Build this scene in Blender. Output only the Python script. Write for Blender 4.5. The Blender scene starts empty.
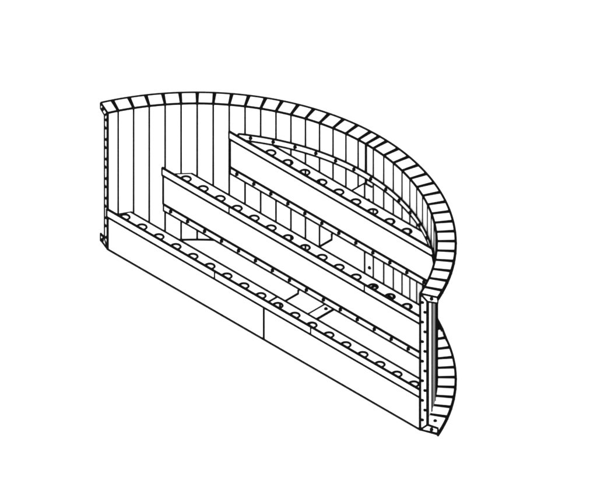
import bpy, math
from mathutils import Vector, Matrix

# ------------------------------------------------------------------ camera, light, exposure
U = 0.005                       # metres per drawing unit
SC = bpy.context.scene
COL = SC.collection
R_ = math.radians

cam_d = bpy.data.cameras.new('camera')
cam_d.type = 'ORTHO'
cam_d.ortho_scale = 597 * math.sqrt(2 / 3) * U
cam_d.clip_start = 0.1
cam_d.clip_end = 400
cam = bpy.data.objects.new('camera', cam_d)
COL.objects.link(cam)
aim = Vector((180.35, 40.0, 70.2)) * U
view = Vector((1, -1, 1)).normalized()
cam.location = aim + view * 12
cam.rotation_euler = (-view).to_track_quat('-Z', 'Y').to_euler()
SC.camera = cam

w = bpy.data.worlds.new('World')
SC.world = w
w.use_nodes = True
bg = w.node_tree.nodes['Background']
bg.inputs['Color'].default_value = (1, 1, 1, 1)
bg.inputs['Strength'].default_value = 0.75

# added fill sun along the view, lighting every face turned this way evenly
key = bpy.data.lights.new('added_view_fill', 'SUN')
key.energy = 3.2
key.angle = R_(1)
keyo = bpy.data.objects.new('added_view_fill', key)
COL.objects.link(keyo)
keyo.location = aim + view * 10
keyo.rotation_euler = view.to_track_quat('Z', 'Y').to_euler()

SC.view_settings.view_transform = 'Standard'
SC.view_settings.look = 'None'
SC.view_settings.gamma = 1
SC.view_settings.exposure = 0.6
SC.cycles.filter_width = 2.0
SC.cycles.max_bounces = 12
SC.cycles.diffuse_bounces = 8


# ------------------------------------------------------------------ materials
def mat(name, col, rough, noise=0.0):
    m = bpy.data.materials.new(name)
    m.use_nodes = True
    nt = m.node_tree
    b = nt.nodes['Principled BSDF']
    b.inputs['Roughness'].default_value = rough
    b.inputs['Specular IOR Level'].default_value = 0.2 if col > 0.1 else 0.0
    n = nt.nodes.new('ShaderNodeTexNoise')
    n.inputs['Scale'].default_value = 30
    r = nt.nodes.new('ShaderNodeValToRGB')
    a, c = max(0, col * (1 - noise)), col * (1 + noise)
    r.color_ramp.elements[0].color = (a, a, a, 1)
    r.color_ramp.elements[1].color = (c, c, c, 1)
    nt.links.new(n.outputs['Fac'], r.inputs['Fac'])
    nt.links.new(r.outputs['Color'], b.inputs['Base Color'])
    return m


WHITE = mat('white_enamel', 0.92, 0.6, 0.01)
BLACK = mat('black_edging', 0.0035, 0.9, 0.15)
GREY = mat('grey_band', 0.13, 0.8, 0.05)
PAPER = mat('white_board', 0.92, 0.8, 0.005)
PX = math.sqrt(2 / 3)           # drawing units per picture pixel, for thicknesses


# ------------------------------------------------------------------ mesh builder
class MB:
    def __init__(s):
        s.v, s.f, s.m = [], [], []

    def add(s, vs, fs, mi):
        k = len(s.v)
        s.v += [tuple(p) for p in vs]
        s.f += [tuple(i + k for i in f) for f in fs]
        s.m += [mi] * len(fs)

    def box(s, a, b, mi=0):
        x0, y0, z0 = a
        x1, y1, z1 = b
        vs = [(x, y, z) for z in (z0, z1) for y in (y0, y1) for x in (x0, x1)]
        s.add(vs, [(0, 2, 3, 1), (4, 5, 7, 6), (0, 1, 5, 4), (2, 6, 7, 3), (0, 4, 6, 2), (1, 3, 7, 5)], mi)

    def prism(s, poly, off, mi=0):
        n = len(poly)
        off = Vector(off)
        vs = [Vector(p) for p in poly] + [Vector(p) + off for p in poly]
        fs = [tuple(range(n))[::-1], tuple(range(n, 2 * n))]
        fs += [(i, (i + 1) % n, (i + 1) % n + n, i + n) for i in range(n)]
        s.add(vs, fs, mi)

    def tube(s, pts, wpx, mi=1, closed=False, n=8):
        """round bead along a path; wpx = its width in picture pixels"""
        r = wpx * PX / 2 * 1.42
        P = [Vector(p) for p in pts]
        N = len(P)
        vs, fs = [], []
        ref = None
        for i, p in enumerate(P):
            if closed:
                t = (P[(i + 1) % N] - P[i - 1]).normalized()
            else:
                t = (P[min(i + 1, N - 1)] - P[max(i - 1, 0)]).normalized()
            if ref is None:
                ref = Vector((0, 0, 1)) if abs(t.z) < .9 else Vector((1, 0, 0))
            a = (ref - t * ref.dot(t)).normalized()
            b = t.cross(a)
            ref = a
            for k in range(n):
                q = 2 * math.pi * k / n
                vs.append(p + (a * math.cos(q) + b * math.sin(q)) * r)
        for i in range(N if closed else N - 1):
            j = (i + 1) % N
            for k in range(n):
                l = (k + 1) % n
                fs.append((i * n + k, i * n + l, j * n + l, j * n + k))
        if not closed:
            fs.append(tuple(range(n))[::-1])
            fs.append(tuple((N - 1) * n + k for k in range(n)))
        s.add(vs, fs, mi)

    def build(s, name, parent=None, mats=None, origin=(0, 0, 0)):
        me = bpy.data.meshes.new(name)
        o3 = Vector(origin)
        me.from_pydata([((Vector(p) - o3) * U)[:] for p in s.v], [], s.f)
        for m in (mats or (WHITE, BLACK, GREY)):
            me.materials.append(m)
        me.polygons.foreach_set('material_index', s.m)
        me.update()
        o = bpy.data.objects.new(name, me)
        COL.objects.link(o)
        o.location = o3 * U
        if parent is not None:
            o.parent = parent
            o.location = (o3 - Vector(parent.get('o3', (0, 0, 0)))) * U
        o['o3'] = tuple(o3)
        return o


def clean():
    for o in COL.objects:
        if 'o3' in o:
            del o['o3']


# ------------------------------------------------------------------ plan geometry
L = 361.0
CX, CY = 180.5, -79.0
RI, RO = 197.0, 212.4
RW = RI + 1.0                   # outer face of the wall sheet
H = 136.0
A0, A1 = 156.36, 23.64          # plan angles of the two ends of the arc
PHI = 45.0                      # picture angle = plan angle - 45


def pol(r, a, z):
    return Vector((CX + r * math.cos(R_(a)), CY + r * math.sin(R_(a)), z))


A0 = math.degrees(math.atan2(-CY, -CX)) 
A1 = math.degrees(math.atan2(-CY, L - CX))
seam_a = 90.0
staves = [seam_a + 2.6 + 3.82 * k for k in range(17)] + [seam_a - 2.5 - 3.82 * k for k in range(17)]
staves = [a for a in staves if A1 + 1.5 < a < A0 - 1.5]


def arc(r, z, a0=A0, a1=A1, n=120):
    return [pol(r, a0 + (a1 - a0) * i / n, z) for i in range(n + 1)]


def ring_slab(m, r0, r1, z0, z1, a0=A0, a1=A1, n=120, mi=0):
    vs = []
    for i in range(n + 1):
        a = a0 + (a1 - a0) * i / n
        vs += [pol(r0, a, z0), pol(r1, a, z0), pol(r1, a, z1), pol(r0, a, z1)]
    fs = []
    for i in range(n):
        for k in range(4):
            l = (k + 1) % 4
            fs.append((i * 4 + k, i * 4 + l, i * 4 + 4 + l, i * 4 + 4 + k))
    fs += [(3, 2, 1, 0), (n * 4, n * 4 + 1, n * 4 + 2, n * 4 + 3)]
    m.add(vs, fs, mi)


def wall_x(y, side=-1, r=RI):
    return CX + side * math.sqrt(r * r - (y - CY) ** 2)


# ------------------------------------------------------------------ setting
fl = MB()
fl.box((-9000, -9000, -9), (9000, 9000, -3.0))
floor = fl.build('floor', None, (PAPER,))
floor['kind'] = 'structure'

# ------------------------------------------------------------------ the stair frame
root = bpy.data.objects.new('stair_frame', None)
COL.objects.link(root)
root.empty_display_size = .1
root['label'] = 'white half-round sheet metal stair frame with three straight step fronts and a notched rim'
root['category'] = 'stair frame'
root['o3'] = (CX, 0, 0)
root.location = Vector((CX, 0, 0)) * U

bolt_mesh = {}


def bolt(p, n, parent, r=1.35, h=1.0, name='bolt'):
    """a domed dark bolt head standing on point p, facing n"""
    r *= 1.22
    h = r * 1.05
    key = (r, h)
    if key not in bolt_mesh:
        vs, fs = [], []
        rings = [(r, -.3), (r * .97, h * .3), (r * .8, h * .65), (r * .5, h * .9), (r * .2, h)]
        K = 14
        for rr, zz in rings:
            for k in range(K):
                q = 2 * math.pi * k / K
                vs.append(Vector((rr * math.cos(q), rr * math.sin(q), zz)) * U)
        for i in range(len(rings) - 1):
            for k in range(K):
                l = (k + 1) % K
                fs.append((i * K + k, i * K + l, i * K + K + l, i * K + K + k))
        fs.append(tuple(range(K))[::-1])
        fs.append(tuple((len(rings) - 1) * K + k for k in range(K)))
        me = bpy.data.meshes.new('bolt')
        me.from_pydata([v[:] for v in vs], [], fs)
        me.materials.append(BLACK)
        bolt_mesh[key] = me
    o = bpy.data.objects.new(name, bolt_mesh[key])
    COL.objects.link(o)
    o.parent = parent
    o.location = (Vector(p) - Vector(parent['o3'])) * U
    o.rotation_euler = Vector(n).to_track_quat('Z', 'Y').to_euler()
    return o


# curved wall -----------------------------------------------------
m = MB()
ring_slab(m, RI, RW, 0, H)
for a in staves:
    m.tube([pol(RI, a, 0), pol(RI, a, H - 1)], 1.55)
    if a > 50:
        m.tube([pol(RW, a, 0), pol(RW, a, H - 3)], 1.5)
for a, wd in ((45 - 13.4, 1.75), (45 - 9.0, 1.2)):
    m.tube([pol(RW, a, 0), pol(RW, a, H - 3)], wd)
ring_slab(m, RW - .2, RW + .25, .4, H - 3, 45 - 13.0, 45 - 9.4, 8, 2)  # plain grey band standing for closely packed drawn lines
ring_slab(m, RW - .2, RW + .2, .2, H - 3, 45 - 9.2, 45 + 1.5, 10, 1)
m.tube([pol(RI, seam_a, 98), pol(RI, seam_a, H - 1)], 2.3)
m.tube(arc(RI, 0), 1.8)
m.tube([pol(RI, A0, 0), pol(RI, A0, H - .5)], 2.0)
m.tube([pol(RI, A1, 0), pol(RI, A1, H - .5)], 2.0)
wall = m.build('curved_wall', root, origin=(CX, 110, 0))


# notched rims ----------------------------------------------------
def rim(name, z, th):
    m = MB()
    ring_slab(m, RW, RO, z - th, z)
    m.tube(arc(RI, z), 1.9)
    m.tube(arc(RO, z), 1.9)
    m.tube(arc(RO, z - th), 1.9)
    for a in (A0, A1):
        m.tube([pol(RI, a, z), pol(RO, a, z)], 1.7)
        m.tube([pol(RO, a, z - th), pol(RO, a, z)], 1.7)
    for a in staves + [seam_a]:
        if z < 50 and a < 27:
            continue
        c, s = math.cos(R_(a)), math.sin(R_(a))
        t = Vector((-s, c, 0))
        p0, p1 = pol(RI + .2, a, z - .8), pol(RO, a, z - .8)
        m.prism([p0 - t * 1.15, p1 - t * 1.65, p1 + t * 1.65, p0 + t * 1.15], (0, 0, 1.75), 1)
        m.box(tuple(p1 + Vector((-.9, -.9, -th + .3))), tuple(p1 + Vector((.9, .9, .2))), 1)
    return m.build(name, root, origin=(CX, 125, z))


top_rim = rim('top_rim', H, 2.4)
bottom_rim = rim('bottom_rim', 0, 2.0)
bolt(pol(204.6, 45 - 17, 0), (0, 0, 1), bottom_rim, 1.4, .8)


# turned-up lap tab on the lower rim, just outside the wall
m = MB()
A, B, C = 45 + 14.5, 45 + 18.3, 45 + 25.0
p = [pol(RO - .3, A, .3), pol(RO - .3, C, .3), pol(RO - .3, C, 8.6), pol(RO - .3, B, 3.2)]
m.prism(p, pol(1, B, 0) - Vector((CX, CY, 0)))
m.tube([p[0], p[3], p[2]], 2.0)
for a, z in ((B, 3.0), (B + 1.3, 4.2), (B + 2.8, 5.4)):
    m.tube([pol(RO - .6, a, .3), pol(RO - .6, a, z)], 1.5)
m.tube([pol(RO - .8, B, 1.2), pol(RO - .8, C, 3.0)], 1.4)
m.build('lap_tab', bottom_rim, origin=tuple(pol(RO, B, 0)))


# end flanges: a mitred frame closing each end of the arc ----------
def end_flange(a, sgn):
    er = Vector((math.cos(R_(a)), math.sin(R_(a)), 0))
    P0 = pol(RI, a, 0)
    nrm = Vector((er.y, -er.x, 0)) * sgn
    W, T, B = RO - RI, 6.4, 6.4

    def q(r, z):
        return P0 + er * r + Vector((0, 0, z))
    m = MB()
    off = -nrm * 1.0
    # upright, top tab, bottom tab butt on mitre lines
    m.prism([q(0, 0), q(T, B), q(T, H - B), q(0, H)], off)
    m.prism([q(0, H), q(T, H - B), q(W, H - 5.6), q(W, H - .3)], off)
    m.prism([q(0, 0), q(W, -.8), q(W, 5.2), q(T, B)], off)
    m.tube([q(0, -.5), q(0, H)], 1.9)
    m.tube([q(T, B), q(T, H - B)], 2.3 if sgn > 0 else 1.8)
    m.tube([q(0, 0), q(T, B)], 1.7)
    m.tube([q(0, H), q(T, H - B)], 1.9)
    m.tube([q(T, H - B), q(W, H - 5.6), q(W, H)], 1.7)
    m.tube([q(T, B), q(W, 5.2), q(W, -.8)], 1.9)
    m.tube([q(0, 0), q(W, -.8)], 1.8)
    o = m.build('end_flange', root, origin=tuple(P0))
    for k in range(13):
        r = 2.1 if k % 2 == 0 else 4.1
        bolt(q(r, 127.2 - 9.78 * k + .26 * r), nrm, o, 1.25, .7)
    bolt(q(10.0, H - 2.6), nrm, o, 1.45, .7)
    bolt(q(10.0, 2.9), nrm, o, 1.45, .7)
    return o


end_flange(A1, 1)
end_flange(A0, -1)


# step fronts -----------------------------------------------------
def holed_ledge(m, x0, x1f, y0, y1, z, xs, yc, r, step):
    """flat shelf with a row of round holes; ends follow the curved wall"""
    K = 32
    a = xs[0] - step / 2
    b = xs[-1] + step / 2
    ymid = yc
    for xc in xs:
        l, rr = xc - step / 2, xc + step / 2
        circ, rect = [], []
        for k in range(K):
            t = 2 * math.pi * (k + .5) / K
            dx, dy = math.cos(t), math.sin(t)
            circ.append((xc + r * dx, ymid + r * dy, z))
            sx = (rr - xc) / abs(dx) if abs(dx) > 1e-6 else 1e9
            sy = ((y1 - ymid) if dy > 0 else (ymid - y0)) / abs(dy) if abs(dy) > 1e-6 else 1e9
            s = min(sx, sy)
            rect.append((xc + s * dx, ymid + s * dy, z))
        fs = [(k, (k + 1) % K, K + (k + 1) % K, K + k) for k in range(K)]
        m.add(circ + rect, [f[::-1] for f in fs], 0)
        # small corner triangles
        for cx, cy in ((l, y0), (rr, y0), (rr, y1), (l, y1)):
            near = sorted(range(K), key=lambda k: (rect[k][0] - cx) ** 2 + (rect[k][1] - cy) ** 2)[:2]
            m.add([rect[near[0]], rect[near[1]], (cx, cy, z)], [(0, 1, 2)], 0)
        m.tube([(xc + r * math.cos(2 * math.pi * k / 28), ymid + r * math.sin(2 * math.pi * k / 28), z) for k in range(28)],
               1.75, closed=True)
    n = 6
    left = [(max(x0, wall_x(y0 + (y1 - y0) * i / n) + .2), y0 + (y1 - y0) * i / n, z) for i in range(n + 1)]
    right = [(min(x1f, wall_x(y0 + (y1 - y0) * i / n, 1) - .2), y0 + (y1 - y0) * i / n, z) for i in range(n + 1)]
    for side, edge in ((left, a), (right, b)):
        vs = list(side) + [(edge, y0 + (y1 - y0) * i / n, z) for i in range(n + 1)]
        m.add(vs, [(i, i + 1, n + 2 + i, n + 1 + i) for i in range(n)], 0)
    m.tube([left[-1], right[-1]], 1.8)
    m.tube(left, 1.5)
    m.tube(right, 1.5)


def step_front(y, zb, zs, zl, zt, u_first, n_holes, ticks, bolts_u=None, joint=False, xl=None, dark=()):
    """zb lower edge, zs top of the bolted strip, zl shelf level, zt top of the upstanding lip"""
    x0 = wall_x(y) + (.3 if xl is None else xl)
    x1 = L - x0
    m = MB()
    zf = zs if zs is not None else zb
    m.box((x0, y, zf), (x1, y + 1, zl))
    if zs is None:
        m.tube([(x0, y, zb), (x1, y, zb)], 1.9)
    else:
        m.tube([(x0 + .4, y, zs), (x1 - .4, y, zs)], 2.25)
    m.tube([(x0, y, zf), (x0, y, zl)], 1.9)
    m.tube([(x1, y, zf), (x1, y, zl)], 1.9)
    if joint:
        m.tube([(CX, y, zb), (CX, y, zl)], 2.0)
    o = m.build('step_front', root, origin=(CX, y, zb))
    # lip
    m = MB()
    m.box((x0 - .6, y - .8, zl + .02), (x1 + .6, y + .2, zt))
    m.tube([(x0 - .6, y - .8, zt), (x1 + .6, y - .8, zt)], 2.0)
    m.tube([(x0 - .6, y - .8, zl), (x1 + .6, y - .8, zl)], 1.9)
    for xx in (x0 - .6, x1 + .6):
        m.tube([(xx, y - .8, zl), (xx, y - .8, zt)], 1.6)
    for u in ticks:
        xx = (u - 107.5) / .8660254 - y
        m.tube([(xx, y - .8, zl), (xx, y - .8, zt)], 1.5)
    m.build('lip', o, origin=(CX, y, zl))
    # shelf with holes
    step = 17.0 / .8660254
    yc = y + 9.0
    xs = [(u_first + 17.0 * k - 107.5) / .8660254 - yc for k in range(n_holes)]
    m = MB()
    holed_ledge(m, x0, L - x0 - 1, y + .3, y + 17.6, zl, xs, yc, 4.0, step)
    if joint:
        m.tube([(CX - 2, y + .3, zl), (CX - 2, y + 17.6, zl)], 1.9)
    sh = m.build('shelf', o, origin=(CX, y, zl))
    for k in dark:
        bolt((xs[k], yc, zl - .6), (0, 0, 1), sh, 2.2, 1.0)
    # bolted strip below the face
    if zs is not None:
        m = MB()
        m.box((x0 - .4, y + .5, zb), (x1 + .4, y + 1.5, zs - .1))
        m.tube([(x0 - .4, y + .5, zb), (x1 + .4, y + .5, zb)], 1.7)
        for xx in (x0 - .4, x1 + .4):
            m.tube([(xx, y + .5, zb), (xx, y + .5, zs)], 1.6)
        st = m.build('bolted_strip', o, origin=(CX, y, zb))
        for u in bolts_u:
            xx = (u - 107.5) / .8660254 - y
            if xx < x1 - 1:
                bolt((xx, y + .5, zb + 3.55), (0, -1, 0), o, 1.5, 1.3)
    return o


step_front(0.0, 0.0, None, 32.6, 40.4, 124.6, 18, (215.2, 311.3), joint=True, xl=.4)
step_front(40.2, 30.0, 37.0, 66.0, 73.4, 185.8, 14, (229.7, 365), [170.4 + 16.97 * k for k in range(16)], xl=.4)
step_front(78.8, 67.0, 74.0, 102.4, 109.7, 270.5, 9, (), [236.6 + 17.0 * k for k in range(12)], xl=.2)

# curved rail on the wall at the top tread -------------------------
m = MB()
RR = RI - 1.7
a0, a1 = 45 + 79.7, 45 + 3.4
ring_slab(m, RR, RR + .8, 103.1, 109.0, a0, a1, 70)
m.tube(arc(RR, 109.0, a0, a1, 70), 1.7)
m.tube(arc(RR, 103.1, a0, a1, 70), 1.7)
m.tube([pol(RR, a0, 103.1), pol(RR, a0, 109)], 1.6)
m.tube([pol(RR, a1, 103.1), pol(RR, a1, 109)], 1.6)
rail = m.build('curved_rail', root, origin=(CX, 110, 102))
for k in range(12):
    a = 45 + 76.7 - 5.65 * k
    d = pol(1, a, 0) - Vector((CX, CY, 0))
    bolt(pol(RR, a, 106.3), -d, rail, 1.45, .9)

# centre stringer --------------------------------------------------
m = MB()
prof = [(18.5, 0), (18.5, 26), (39.5, 26), (39.5, 29), (42.2, 29), (42.2, 60.6), (78.2, 60.6), (78.2, 66), (80.8, 66), (80.8, 98), (117, 98), (117, 0)]
m.prism([(CX, y, z) for y, z in prof], (-1, 0, 0))
m.tube([(CX, y, z) for y, z in prof], 1.8)
m.tube([(CX, 18.5, 0), (CX, 117, 0)], 1.7)
m.tube([(CX + .2, 116.0, 0), (CX + .2, 116.0, 98)], 1.7)
m.box((CX + .1, 18.5, -1), (CX + 10.3, 116.5, -.1))
m.tube([(CX + 10.3, 18.5, 0), (CX + 10.3, 116.5, 0)], 1.9)
m.box((CX + .1, 116.3, 0), (CX + 8.2, 117.0, 98))
m.tube([(CX, 116.4, 98), (CX + 8.2, 116.4, 98)], 1.6)
sg = m.build('stringer', root, origin=(CX, 60, 0))
bolt((186.0, 66.0, -.1), (0, 0, 1), sg, 1.4, .8)
bolt((186.4, 116.3, 16.5), (0, -1, 0), sg, 1.4, .8)
bolt((185.6, 116.3, 83.5), (0, -1, 0), sg, 1.4, .8)

clean()
if 'o3' in root:
    del root['o3']
